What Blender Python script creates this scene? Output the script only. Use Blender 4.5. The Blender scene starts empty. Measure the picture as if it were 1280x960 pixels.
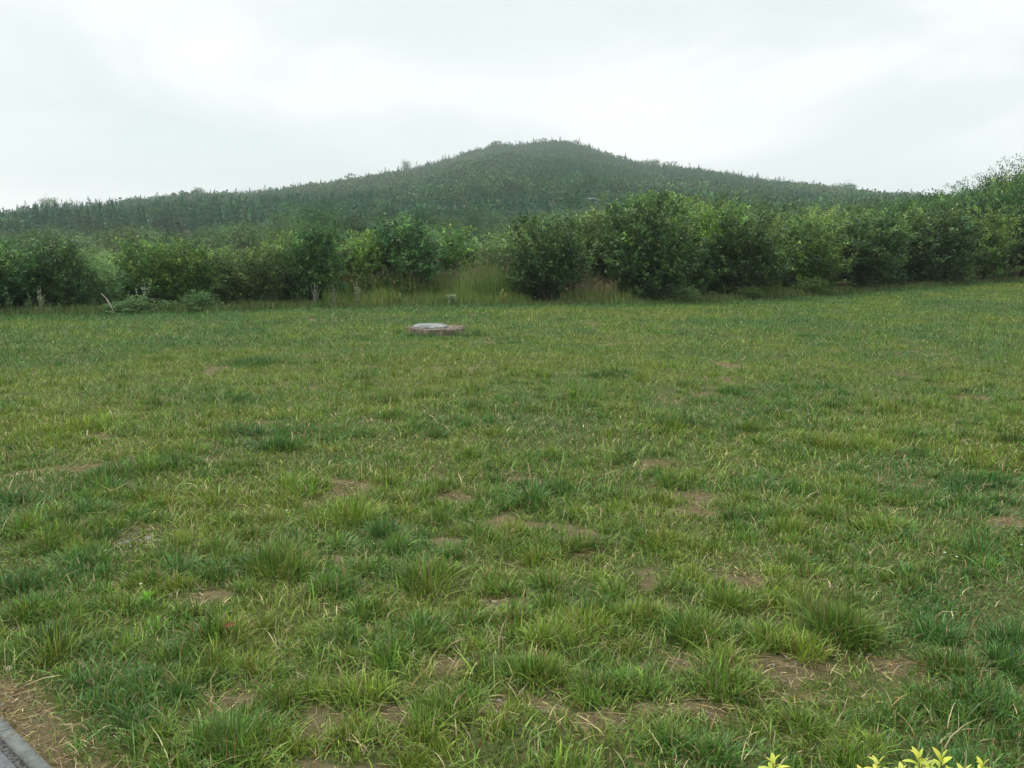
import bpy, math, numpy as np
from math import radians, pi, sin, cos
for _b in (bpy.data.objects, bpy.data.meshes, bpy.data.materials):
    for _x in list(_b): _b.remove(_x)
S = bpy.context.scene
COL = S.collection

# ------------------------------------------------------------------ camera
CAM_H = 1.8; FPX = 1256.0; PITCH = math.atan(180/FPX)
cd = bpy.data.cameras.new('camera'); cam = bpy.data.objects.new('camera', cd); COL.objects.link(cam)
cd.lens = 36*FPX/1280; cd.sensor_width = 36; cd.clip_start = 0.05; cd.clip_end = 6000
cam.location = (0, 0, CAM_H); cam.rotation_euler = (pi/2-PITCH, 0, 0)
S.camera = cam

# ------------------------------------------------------------------ sky, sun, exposure
SUN_EL, SUN_ROT = radians(62), radians(-50)
W = bpy.data.worlds.new('World'); S.world = W; W.use_nodes = True
nt = W.node_tree; nt.nodes.clear(); N = nt.nodes.new; L = nt.links.new
out = N('ShaderNodeOutputWorld'); bg1 = N('ShaderNodeBackground'); bg2 = N('ShaderNodeBackground')
sky = N('ShaderNodeTexSky'); sky.sky_type = 'NISHITA'; sky.sun_disc = False
sky.sun_elevation = SUN_EL; sky.sun_rotation = SUN_ROT; sky.air_density = 1.0; sky.dust_density = 3.0
bg1.inputs[1].default_value = 0.09; L(sky.outputs[0], bg1.inputs[0])
tc = N('ShaderNodeTexCoord'); mp = N('ShaderNodeMapping')
mp.inputs['Location'].default_value = (0.35, 0.1, 0.45); mp.inputs['Rotation'].default_value = (0, radians(28), 0)
mp.inputs['Scale'].default_value = (0.9, 1.0, 2.6)
L(tc.outputs['Generated'], mp.inputs[0])
n1 = N('ShaderNodeTexNoise'); n1.inputs['Scale'].default_value = 2.6; n1.inputs['Detail'].default_value = 5; n1.inputs['Roughness'].default_value = 0.5
n1.inputs['Distortion'].default_value = 0.4
L(mp.outputs[0], n1.inputs['Vector'])
cr = N('ShaderNodeValToRGB'); L(n1.outputs['Fac'], cr.inputs[0])
e = cr.color_ramp.elements
e[0].position = 0.38; e[0].color = (0.55, 0.60, 0.605, 1)
e[1].position = 0.61; e[1].color = (0.74, 0.755, 0.75, 1)
m = e.new(0.50); m.color = (0.615, 0.65, 0.65, 1)
L(cr.outputs[0], bg2.inputs[0])
sx = N('ShaderNodeSeparateXYZ'); L(tc.outputs['Generated'], sx.inputs[0])       # an overcast sky is brighter overhead
zr = N('ShaderNodeMapRange'); zr.interpolation_type = 'SMOOTHSTEP'; zr.inputs[1].default_value = 0.22; zr.inputs[2].default_value = 0.9; zr.inputs[3].default_value = 1.0; zr.inputs[4].default_value = 1.9
L(sx.outputs['Z'], zr.inputs[0]); L(zr.outputs[0], bg2.inputs[1])
mx = N('ShaderNodeMixShader'); mx.inputs[0].default_value = 0.94
L(bg1.outputs[0], mx.inputs[1]); L(bg2.outputs[0], mx.inputs[2]); L(mx.outputs[0], out.inputs[0])

sl = bpy.data.lights.new('sun', 'SUN'); so = bpy.data.objects.new('sun', sl); COL.objects.link(so)
sl.energy = 1.6; sl.angle = radians(25); sl.color = (1, 0.97, 0.92)
so.rotation_euler = (pi/2 - SUN_EL, 0, pi - SUN_ROT)   # from beyond the hill, a little to the left
S.view_settings.view_transform = 'Standard'; S.view_settings.look = 'None'
S.view_settings.gamma = 1; S.view_settings.use_curve_mapping = False
S.view_settings.exposure = 0.60
cy = S.cycles
cy.max_bounces = 5; cy.diffuse_bounces = 3; cy.glossy_bounces = 1; cy.transmission_bounces = 3; cy.volume_bounces = 0
cy.use_denoising = True; cy.denoiser = 'OPENIMAGEDENOISE'
try: cy.denoising_input_passes = 'RGB_ALBEDO_NORMAL'; cy.denoising_prefilter = 'NONE'
except Exception: pass
cy.use_adaptive_sampling = True; cy.adaptive_threshold = 0.012

# ------------------------------------------------------------------ numpy helpers
RT = np.random.default_rng(5).random((16, 256, 256)).astype(np.float32)
def vn(x, y, s=0):
    x = np.asarray(x, float); y = np.asarray(y, float)
    ix = np.floor(x).astype(int); iy = np.floor(y).astype(int); fx = x-ix; fy = y-iy
    fx = fx*fx*(3-2*fx); fy = fy*fy*(3-2*fy); T = RT[s % 16]
    a = T[ix & 255, iy & 255]; b = T[(ix+1) & 255, iy & 255]; c = T[ix & 255, (iy+1) & 255]; d = T[(ix+1) & 255, (iy+1) & 255]
    return (a*(1-fx)+b*fx)*(1-fy)+(c*(1-fx)+d*fx)*fy
def fbm(x, y, s=0, o=4):
    v = 0; a = 0.5; t = 0
    for i in range(o): v = v+a*vn(x*2**i+17.3*i, y*2**i+9.1*i, s+i); t += a; a *= 0.5
    return v/t
def sm(a, b, x):
    t = np.clip((np.asarray(x, float)-a)/(b-a), 0, 1); return t*t*(3-2*t)

# skyline of the hill as seen along the valley axis: bearing (x/y*1256+640), how far its ridge is, how high
HX = [-300, 0, 70, 130, 250, 330, 440, 520, 600, 620, 700, 725, 760, 800, 870, 960, 1000, 1060, 1130, 1280, 1600]
HY = [286, 270, 257, 256, 245, 241, 226, 212, 191, 185, 180.5, 184, 197, 207, 215, 229, 235, 240, 246, 256, 275]
HR = [330, 350, 365, 380, 420, 460, 540, 590, 625, 630, 630, 630, 620, 610, 580, 520, 480, 430, 400, 370, 340]
def terrain(x, y):
    yy = np.maximum(y, 1.0); u = np.clip(x/yy*FPX+640, -300, 1600)
    R = np.interp(u, HX, HR)
    H = CAM_H+(300-np.interp(u, HX, HY))/FPX*R-4.2
    base = -1.2*sm(42, 85, y)
    t = np.clip((y-110)/(R-110), 0, 1)
    p = np.where(t > 0, t, 0)**1.12
    z = base+(H+1.2)*p
    z = z-np.clip(y-R, 0, 300)*0.10-(H*0.4)*sm(0, 300, y-R)
    z = z+(fbm(x/60, y/60, 3)-0.5)*7*sm(120, 300, y)*(1-sm(-90, -10, y-R)*0.8)
    return z
def zg(x, y):
    x = np.asarray(x, float); y = np.asarray(y, float)
    r = np.hypot(x, y)
    z = 0.30*sm(3, 20, x)*sm(14, 38, y)
    z = z+(fbm(x/2.6, y/2.6, 1, 2)-0.5)*0.10*sm(2, 5, r)*(1-sm(60, 90, r))
    z = z+(fbm(x/0.45, y/0.45, 7, 2)-0.5)*0.05*sm(1, 3, r)*(1-sm(15, 25, r))*(1-path_mask(x, y))
    z = z*1.0+np.where(y > 40, terrain(x, y), 0)
    return z
def path_mask(x, y):      # 1 on and beside the path
    d = path_d(x, y); return 1-sm(0.0, 0.25, d)
def at(px, py, z=0.0):    # a spot on level ground seen in that direction
    a = math.atan((py-480)/FPX)+PITCH
    dz = CAM_H-z; Y = dz/math.tan(a)
    sl_ = math.hypot(Y, dz)*math.cos(math.atan((py-480)/FPX))
    return ((px-640)/FPX*sl_, Y)
PA = at(0, 903); PB = at(56, 960)
_pd = np.array([PB[0]-PA[0], PB[1]-PA[1]]); _pd /= np.hypot(*_pd); _pn = np.array([-_pd[1], _pd[0]])
if _pn[0] < 0: _pn = -_pn
def path_d(x, y): return (np.asarray(x)-PA[0])*_pn[0]+(np.asarray(y)-PA[1])*_pn[1]     # >0 on the lawn side

def mesh_np(name, V, T, rgb=None, smooth=False, extra=None, normals=None):
    V = np.asarray(V, np.float32); T = np.asarray(T, np.int32)
    k = T.shape[1]; me = bpy.data.meshes.new(name)
    me.vertices.add(len(V)); me.vertices.foreach_set('co', V.ravel())
    me.loops.add(T.size); me.loops.foreach_set('vertex_index', T.ravel())
    me.polygons.add(len(T)); me.polygons.foreach_set('loop_start', np.arange(0, T.size, k, dtype=np.int32))
    if smooth: me.polygons.foreach_set('use_smooth', np.ones(len(T), bool))
    if rgb is not None:
        a = me.attributes.new('hue', 'FLOAT_COLOR', 'POINT')
        c = np.ones((len(V), 4), np.float32); c[:, :3] = rgb; a.data.foreach_set('color', c.ravel())
    for nme, arr in (extra or {}).items():
        a = me.attributes.new(nme, 'FLOAT', 'POINT'); a.data.foreach_set('value', np.asarray(arr, np.float32))
    me.update(calc_edges=True)
    return me
def link(name, me, mat=None, parent=None, loc=None, rz=0, sc=None):
    o = bpy.data.objects.new(name, me); COL.objects.link(o)
    if mat is not None and me is not None:
        if len(me.materials) == 0: me.materials.append(mat)
    if parent is not None: o.parent = parent
    if loc is not None: o.location = loc
    o.rotation_euler.z = rz
    if sc is not None: o.scale = sc if hasattr(sc, '__len__') else (sc, sc, sc)
    return o
def tag(o, label=None, cat=None, group=None, kind=None):
    for k, v in (('label', label), ('category', cat), ('group', group), ('kind', kind)):
        if v: o[k] = v
    return o

# ------------------------------------------------------------------ materials
def leafmat(name, transl=0.28, rough=0.55, vary=0.0, spec=0.25, gain=1.0):
    m = bpy.data.materials.new(name); m.use_nodes = True; t = m.node_tree; t.nodes.clear(); N = t.nodes.new; L = t.links.new
    o = N('ShaderNodeOutputMaterial'); p = N('ShaderNodeBsdfPrincipled'); tr = N('ShaderNodeBsdfTranslucent'); x = N('ShaderNodeMixShader')
    a = N('ShaderNodeAttribute'); a.attribute_name = 'hue'
    h = N('ShaderNodeHueSaturation'); h.inputs['Value'].default_value = gain
    L(a.outputs['Color'], h.inputs['Color'])
    if vary:
        oi = N('ShaderNodeObjectInfo'); mr = N('ShaderNodeMapRange'); mr.inputs[3].default_value = 0.5-0.008*vary; mr.inputs[4].default_value = 0.5+0.03*vary
        L(oi.outputs['Random'], mr.inputs[0]); L(mr.outputs[0], h.inputs['Hue'])
        m2 = N('ShaderNodeMath'); m2.operation = 'MULTIPLY_ADD'; m2.inputs[1].default_value = 7.13; m2.inputs[2].default_value = 0.2; L(oi.outputs['Random'], m2.inputs[0])
        m3 = N('ShaderNodeMath'); m3.operation = 'FRACT'; L(m2.outputs[0], m3.inputs[0])
        m4 = N('ShaderNodeMapRange'); m4.inputs[3].default_value = gain*(1-0.22*vary); m4.inputs[4].default_value = gain*(1+0.25*vary); L(m3.outputs[0], m4.inputs[0]); L(m4.outputs[0], h.inputs['Value'])
    p.inputs['Roughness'].default_value = rough; p.inputs['Specular IOR Level'].default_value = spec
    L(h.outputs[0], p.inputs['Base Color']); L(h.outputs[0], tr.inputs['Color'])
    x.inputs[0].default_value = transl; L(p.outputs[0], x.inputs[1]); L(tr.outputs[0], x.inputs[2]); L(x.outputs[0], o.inputs[0])
    return m
def noisemat(name, cols, scale, rough=0.9, detail=6, bump=0.0, coord='Object', scale2=None, spec=0.2):
    m = bpy.data.materials.new(name); m.use_nodes = True; t = m.node_tree; p = t.nodes['Principled BSDF']; N = t.nodes.new; L = t.links.new
    c = N('ShaderNodeTexCoord'); n = N('ShaderNodeTexNoise'); n.inputs['Scale'].default_value = scale; n.inputs['Detail'].default_value = detail
    n.inputs['Roughness'].default_value = 0.65
    L(c.outputs[coord], n.inputs['Vector']); r = N('ShaderNodeValToRGB'); L(n.outputs['Fac'], r.inputs[0])
    el = r.color_ramp.elements
    for i, (pos, col) in enumerate(cols):
        q = el[i] if i < 2 else el.new(pos)
        q.position = pos; q.color = (*col, 1)
    L(r.outputs[0], p.inputs['Base Color']); p.inputs['Roughness'].default_value = rough; p.inputs['Specular IOR Level'].default_value = spec
    if bump:
        b = N('ShaderNodeBump'); b.inputs['Strength'].default_value = bump; b.inputs['Distance'].default_value = 0.02
        n2 = N('ShaderNodeTexNoise'); n2.inputs['Scale'].default_value = scale2 or scale*4; n2.inputs['Detail'].default_value = 6; L(c.outputs[coord], n2.inputs['Vector'])
        L(n2.outputs['Fac'], b.inputs['Height']); L(b.outputs[0], p.inputs['Normal'])
    return m
M_GRASS = leafmat('grass_blades', 0.18, 0.5, spec=0.3, gain=1.0)
M_LEAF = leafmat('shrub_leaves', 0.32, 0.45, vary=.75, spec=0.4, gain=1.18)
M_TREE = leafmat('tree_leaves', 0.25, 0.6, vary=1.0, spec=0.2, gain=0.98)
M_CONI = leafmat('conifer_needles', 0.08, 0.7, vary=0.5, spec=0.1)
M_FOREST = leafmat('forest_foliage', 0.12, 0.7, spec=0.1)
M_PLAIN = leafmat('plant_leaves', 0.28, 0.5, spec=0.3)
M_BARK = noisemat('bark', [(0.3, (0.06, 0.045, 0.03)), (0.7, (0.16, 0.13, 0.10))], 9, bump=0.5)
M_CONC = noisemat('lid_concrete', [(0.38, (0.10, 0.105, 0.10)), (0.62, (0.27, 0.275, 0.265))], 7, bump=0.3)
M_BRICK = noisemat('rubble_collar', [(0.3, (0.07, 0.058, 0.038)), (0.5, (0.13, 0.108, 0.075)), (0.68, (0.27, 0.24, 0.175))], 9, bump=0.8)
M_STONE = noisemat('stones', [(0.3, (0.13, 0.12, 0.10)), (0.7, (0.34, 0.32, 0.28))], 22, bump=0.4)
M_LAMP = noisemat('painted_steel', [(0.3, (0.5, 0.51, 0.52)), (0.7, (0.6, 0.61, 0.62))], 3, rough=0.4)

# ground: bare earth, dry thatch and moss-green mixed by texture; how bare it is comes from the mesh
def ground_material():
    m = bpy.data.materials.new('ground'); m.use_nodes = True; t = m.node_tree; p = t.nodes['Principled BSDF']; N = t.nodes.new; L = t.links.new
    c = N('ShaderNodeTexCoord')
    def noise(sc, det=6, ro=0.65):
        n = N('ShaderNodeTexNoise'); n.inputs['Scale'].default_value = sc; n.inputs['Detail'].default_value = det; n.inputs['Roughness'].default_value = ro
        L(c.outputs['Object'], n.inputs['Vector']); return n.outputs['Fac']
    def ramp(f, els):
        r = N('ShaderNodeValToRGB'); L(f, r.inputs[0])
        for i, (pos, col) in enumerate(els):
            q = r.color_ramp.elements[i] if i < 2 else r.color_ramp.elements.new(pos); q.position = pos; q.color = (*col, 1)
        return r.outputs[0]
    def mix(f, a, b):
        x = N('ShaderNodeMix'); x.data_type = 'RGBA'; L(f, x.inputs[0]); L(a, x.inputs[6]); L(b, x.inputs[7]); return x.outputs[2]
    soil0 = ramp(noise(6), [(0.3, (0.055, 0.044, 0.024)), (0.7, (0.125, 0.10, 0.056))])
    gr = ramp(noise(120, 8, 0.8), [(0.46, (0.0, 0.0, 0.0)), (0.60, (1, 1, 1))]); soil = mix(gr, soil0, ramp(noise(25), [(0.3, (0.09, 0.08, 0.035)), (0.7, (0.22, 0.18, 0.09))]))
    that = ramp(noise(38), [(0.32, (0.03, 0.04, 0.013)), (0.68, (0.13, 0.115, 0.045)), (0.5, (0.055, 0.07, 0.02))])
    for_ = ramp(noise(3), [(0.3, (0.045, 0.055, 0.02)), (0.7, (0.10, 0.085, 0.045))])
    a = N('ShaderNodeAttribute'); a.attribute_name = 'bare'
    mr = N('ShaderNodeMapRange'); mr.interpolation_type = 'SMOOTHSTEP'; mr.inputs[1].default_value = 0.35; mr.inputs[2].default_value = 0.7
    ad = N('ShaderNodeMath'); ad.operation = 'MULTIPLY_ADD'; ad.inputs[1].default_value = 0.5; L(noise(9), ad.inputs[0]); 
    ad2 = N('ShaderNodeMath'); ad2.operation = 'MULTIPLY_ADD'; ad2.inputs[1].default_value = 0.85; L(a.outputs['Fac'], ad2.inputs[0]); L(ad.outputs[0], ad2.inputs[2]); ad.inputs[2].default_value = -0.15
    L(ad2.outputs[0], mr.inputs[0])
    b = N('ShaderNodeAttribute'); b.attribute_name = 'wild'
    L(mix(b.outputs['Fac'], mix(mr.outputs[0], that, soil), for_), p.inputs['Base Color'])
    p.inputs['Roughness'].default_value = 0.95; p.inputs['Specular IOR Level'].default_value = 0.1
    bu = N('ShaderNodeBump'); bu.inputs['Strength'].default_value = 0.7; bu.inputs['Distance'].default_value = 0.02; L(noise(30, 8, 0.7), bu.inputs['Height']); L(bu.outputs[0], p.inputs['Normal'])
    return m

# far edge of the mown lawn
EX = [-800, 0, 60, 200, 400, 600, 780, 900, 1000, 1100, 1180, 1280, 2100]
ED = [23.6, 24.0, 24.0, 24.9, 26.6, 27.9, 28.3, 29.6, 31.2, 33.0, 34.6, 38.0, 44]
def edge_y(x, y):
    u = np.asarray(x)/np.maximum(y, 1)*FPX+640
    return np.interp(u, EX, ED)
def bearing(px, Y): return (px-640)/FPX*Y*1.0
# bare or stony spots of the lawn (bearing, row, radius across, radius along)
BARE = [(610, 748, .24, .16), (115, 650, .14, .16), (180, 662, .16, .07), (150, 683, .17, .12), (935, 722, .28, .13), (870, 885, .30, .12), (985, 832, .28, .14), (650, 597, .30, .22),
        (555, 618, .26, .16), (907, 455, .45, .45), (815, 580, .35, .22), (885, 642, .30, .12), (1255, 655, .22, .16), (270, 745, .14, .12), (495, 830, .10, .10), (850, 830, .12, .08),
        (560, 835, .22, .10), (505, 900, .2, .10), (1205, 820, .22, .08), (10, 880, .14, .14), (300, 880, .14, .08), (440, 605, .25, .15), (640, 885, .25, .10), (1130, 828, .2, .07),
        (1210, 495, .4, .25), (265, 700, .12, .08), (320, 780, .08, .06), (745, 905, .2, .08), (1010, 870, .2, .07), (735, 690, .2, .07), (330, 525, .4, .2), (120, 590, .3, .15)]
BAREW = [(*at(a, b), c*.57, d*.57) for a, b, c, d in BARE]
LIDX, LIDY = at(540, 416)
def bare(x, y):
    v = sm(0.63, 0.80, fbm(x/0.35, y/0.35, 11, 3))*0.85*sm(0.3, 0.6, fbm(x/3, y/3, 2, 2))
    w = 0.45*(vn(x*14, y*14, 4)-0.5)*2+0.45*(vn(x*4.3, y*4.3, 6)-0.5)*2
    for cx, cy_, rx, ry in BAREW:
        q = np.hypot((x-cx)/(rx*1.25), (y-cy_)/(ry*1.6))+w
        v = np.maximum(v, 1-sm(0.55, 1.05, q))
    d = path_d(x, y)
    v = np.maximum(v, (1-sm(0.05, 0.26, d+w*0.12))*0.95)
    v = np.maximum(v, 1-sm(0.62, 0.78, np.hypot(x-LIDX-0.1, y-LIDY)+w*0.1))
    return np.clip(v, 0, 1)

# ------------------------------------------------------------------ ground sheet
az = np.concatenate([np.linspace(-pi, -0.62, 90, endpoint=False), np.linspace(-0.62, 0.62, 520, endpoint=False), np.linspace(0.62, pi, 90, endpoint=False)])
rr = 0.25*1.0165**np.arange(0, 540); rr = rr[rr < 930]
A, R_ = np.meshgrid(az, rr); GX = np.concatenate([[0], (R_*np.sin(A)).ravel()]); GY = np.concatenate([[0], (R_*np.cos(A)).ravel()])
GZ = zg(GX, GY)
na, nr = len(az), len(rr)
i, j = np.meshgrid(np.arange(nr-1), np.arange(na), indexing='ij'); j2 = (j+1) % na
a = 1+i*na+j; b = 1+i*na+j2; c = 1+(i+1)*na+j2; d = 1+(i+1)*na+j
T = np.concatenate([np.stack([a, d, c], -1).reshape(-1, 3), np.stack([a, c, b], -1).reshape(-1, 3)])
j = np.arange(na); T = np.concatenate([T, np.stack([np.zeros(na, int), 1+j, 1+(j+1) % na], -1)])
BR = bare(GX, GY)
WI = sm(-0.3, 0.5, GY-edge_y(GX, GY))*(GY > 5)
gm = mesh_np('ground', np.stack([GX, GY, GZ], -1), T, smooth=True, extra={'bare': BR, 'wild': WI})
tag(link('ground', gm, ground_material()), kind='structure')

# ------------------------------------------------------------------ path corner
def box_prism(P, z0, z1, bev=0.008):
    n = len(P); P = np.array(P, float); c = P.mean(0); inn = P+(c-P)/np.linalg.norm(c-P, axis=1)[:, None]*bev*1.5
    V = [(*p, z0) for p in P]+[(*p, z1-bev) for p in P]+[(*p, z1) for p in inn]
    F = []
    for k in range(n):
        q = (k+1) % n
        F += [(k, q, n+q), (k, n+q, n+k), (n+k, n+q, 2*n+q), (n+k, 2*n+q, 2*n+k)]
    F += [(2*n, 2*n+k, 2*n+k+1) for k in range(1, n-1)]
    return np.array(V), np.array(F)
def pp(s, d): return (PA[0]+_pd[0]*s+_pn[0]*d, PA[1]+_pd[1]*s+_pn[1]*d)
m_path = noisemat('path_concrete', [(0.35, (0.12, 0.12, 0.13)), (0.65, (0.19, 0.19, 0.20))], 45, bump=0.5, scale2=160)
m_kerb = noisemat('kerb_concrete', [(0.35, (0.085, 0.095, 0.09)), (0.65, (0.155, 0.165, 0.155))], 14, bump=0.4, scale2=120)
V, F = box_prism([pp(-6, -2.2), pp(3.0, -2.2), pp(3.0, -0.080), pp(-6, -0.080)], -0.12, 0.022)
tag(link('path', mesh_np('path', V, F), m_path), kind='structure')
V, F = box_prism([pp(-6, -.0805), pp(3, -.0805), pp(3, -.0475), pp(-6, -.0475)], -.12, .016, .002); tag(link('path_joint', mesh_np('path_joint', V, F), noisemat('gritty_joint', [(0.4, (.035, .035, .035)), (.6, (.19, .19, .18))], 70, bump=1.0, scale2=150)), kind='structure')
Vs, Fs, n0 = [], [], 0
for k in range(9):
    s0 = -6+k*1.0
    V, F = box_prism([pp(s0+0.003, -0.048), pp(s0+0.997, -0.048), pp(s0+0.997, 0.0), pp(s0+0.003, 0.0)], -0.12, 0.030)
    Vs.append(V); Fs.append(F+n0); n0 += len(V)
tag(link('path_kerb', mesh_np('path_kerb', np.concatenate(Vs), np.concatenate(Fs)), m_kerb), kind='structure')

# ------------------------------------------------------------------ blades and leaves
def blades(P, h, w, azm, lean, rgb, segs=3, rng=None, tipc=None):
    n = len(P); rng = rng or np.random.default_rng(1)
    D = np.stack([np.cos(azm), np.sin(azm), np.zeros(n)], -1)
    sa = azm+pi/2+rng.normal(0, 0.7, n); Sd = np.stack([np.cos(sa), np.sin(sa), rng.normal(0, .15, n)], -1)
    ts = [k/segs for k in range(segs)]; Vv = []; Cc = []
    for t in ts:
        hor = lean*h*(0.35*t+0.65*t*t); up = h*(t-0.42*np.minimum(lean, 1.4)*t*t)
        c = P+D*hor[:, None]; c = c.copy(); c[:, 2] += up
        ww = (w*(1-t)**0.6*0.5*(0.75+0.25*min(1, t*4)))[:, None]
        Vv += [c-Sd*ww, c+Sd*ww]; f = t**1.0; Cc += [rgb*(1-0.0*f)]*2
    c = P+D*(lean*h)[:, None]; c = c.copy(); c[:, 2] += h*(1-0.42*np.minimum(lean, 1.4)); Vv.append(c); Cc.append(rgb if tipc is None else tipc)
    V = np.stack(Vv, 1); C = np.stack(Cc, 1); k = V.shape[1]; base = np.arange(n)[:, None]*k; F = []
    for s in range(segs-1):
        q = 2*s; F += [base+[q, q+1, q+3], base+[q, q+3, q+2]]
    q = 2*(segs-1); F.append(base+[q, q+1, q+2])
    F = np.stack(F, 1).reshape(-1, 3)
    return V.reshape(-1, 3), F, C.reshape(-1, 3)
def leaves(P, D, l, w, rgb, rng, fold=0.25):
    n = len(P); D = D/np.linalg.norm(D, axis=1)[:, None]
    s = np.cross(D, rng.normal(0, 1, (n, 3))+[0, 0, 1.2]); s /= np.linalg.norm(s, axis=1)[:, None]+1e-9
    nn = np.cross(s, D); l = np.broadcast_to(l, n)[:, None]; w = np.broadcast_to(w, n)[:, None]
    m = P+D*l*0.45
    V = np.stack([P, m+s*w*.5+nn*w*fold, P+D*l, m-s*w*.5+nn*w*fold], 1)
    b = np.arange(n)[:, None]*4
    F = np.stack([b+[0, 1, 2], b+[0, 2, 3]], 1).reshape(-1, 3)
    return V.reshape(-1, 3), F, np.repeat(rgb, 4, 0)
def join(parts):
    Vs, Fs, Cs, n = [], [], [], 0
    for V, F, C in parts:
        Vs.append(V); Fs.append(F+n); Cs.append(C); n += len(V)
    return np.concatenate(Vs), np.concatenate(Fs), np.concatenate(Cs)
def tube(pts, rad, k=6):
    pts = np.array(pts, float); V = []; F = []
    for i, p in enumerate(pts):
        d = pts[min(i+1, len(pts)-1)]-pts[max(i-1, 0)]; d /= np.linalg.norm(d)+1e-9
        u = np.cross(d, [0.31, 0.95, 0.1]); u /= np.linalg.norm(u)+1e-9; v = np.cross(d, u)
        for a_ in range(k):
            t = 2*pi*a_/k; V.append(p+(u*cos(t)+v*sin(t))*rad[i])
    for i in range(len(pts)-1):
        for a_ in range(k):
            b_ = (a_+1) % k; F += [(i*k+a_, i*k+b_, (i+1)*k+b_), (i*k+a_, (i+1)*k+b_, (i+1)*k+a_)]
    e_ = (len(pts)-1)*k
    F += [(e_, e_+q, e_+q+1) for q in range(1, k-1)]
    return np.array(V), np.array(F), np.full((len(V), 3), 0.1)
def mixc(a, b, t): return np.asarray(a)*(1-t[:, None])+np.asarray(b)*t[:, None]

# ------------------------------------------------------------------ lawn grass
rg = np.random.default_rng(11)
G_MID, G_BLUE, G_YEL, G_STRAW, G_RUST = np.array([.106, .200, .028]), np.array([.064, .156, .034]), np.array([.172, .236, .030]), np.array([.46, .38, .20]), np.array([.25, .165, .065])
def field_pts(n, d0, d1, amax=0.60):
    d = np.sqrt(rg.random(n)*(d1*d1-d0*d0)+d0*d0); a_ = (rg.random(n)*2-1)*(amax+0.9/d)
    x = d*np.sin(a_); y = d*np.cos(a_); return x, y
def hue_field(x, y):   # 0 yellow-green .. 1 blue-green
    d = np.hypot(x, y)
    big = .55*fbm(x/1.1+3, y/1.5, 8, 3)+.45*fbm(x/.38, y/.45, 12, 2); st = fbm(x/7, y/3.2, 5, 3)
    v = 0.48+2.5*(big-0.5)+1.2*(st-0.5)
    v += 0.75*(1-sm(0.4, 3.2, edge_y(x, y)-y))+.22*(1-sm(4.5, 9, d))
    return v
def pile(x, y): return .5+1.15*(.45*fbm(x/0.9, y/0.9, 9, 3)+.55*fbm(x/.30, y/.30, 14, 2)-.5)
def colour(x, y, n, extra=0.0):
    hf = np.clip(hue_field(x, y)+rg.normal(0, 0.22, n)+extra, -0.35, 1.3)
    c = np.where((hf < 0.5)[:, None], mixc(G_YEL, G_MID, np.clip(hf*2, 0, 1)), mixc(G_MID, G_BLUE, np.clip(hf*2-1, 0, 1)))
    c = c*np.exp(rg.normal(0, 0.30, n))[:, None]
    return c
parts = []
def lawn_mask(x, y, marg=0.0): return (y < edge_y(x, y)+marg) & (path_d(x, y) > 0.015)
# short turf, blade by blade, coarser with distance
for d0, d1, rho, h0, w0, segs in ((1.6, 4.5, 5200, .050, .0052, 3), (4.5, 7, 4000, .050, .0060, 2), (7, 11, 2400, .055, .0078, 2), (11, 18, 1500, .07, .0095, 1), (18, 46, 720, .07, .016, 1)):
    n = int(rho*0.62*(d1*d1-d0*d0)*1.12); x, y = field_pts(n, d0, d1)
    bb = bare(x, y); pl = pile(x, y)
    keep = lawn_mask(x, y) & (rg.random(n) > bb*.90) & (rg.random(n) < 0.55+0.9*pl)
    x, y, bb, pl = x[keep], y[keep], bb[keep], pl[keep]; n = len(x)
    h = h0*(0.35+1.4*pl)*np.exp(rg.normal(0, .38, n))*(1-0.4*bb)*(1-0.15*sm(11, 18, d1))
    h *= 1+0.3*(1-sm(0.2, 2.5, edge_y(x, y)-y))
    C = colour(x, y, n)
    q = rg.random(n); fd = .09 if d1 < 12 else (.05 if d1 < 20 else .02); dry = q < fd; rust = (q > fd) & (q < fd*1.6)
    C[dry] = G_STRAW*np.exp(rg.normal(0, .25, dry.sum()))[:, None]; C[rust] = G_RUST*np.exp(rg.normal(0, .3, rust.sum()))[:, None]
    P = np.stack([x, y, zg(x, y)-0.004], -1)
    parts.append(blades(P, h, w0*np.exp(rg.normal(0, .25, n)), rg.random(n)*2*pi, np.abs(rg.normal(0.7, .4, n)), C, segs, rg))
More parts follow.
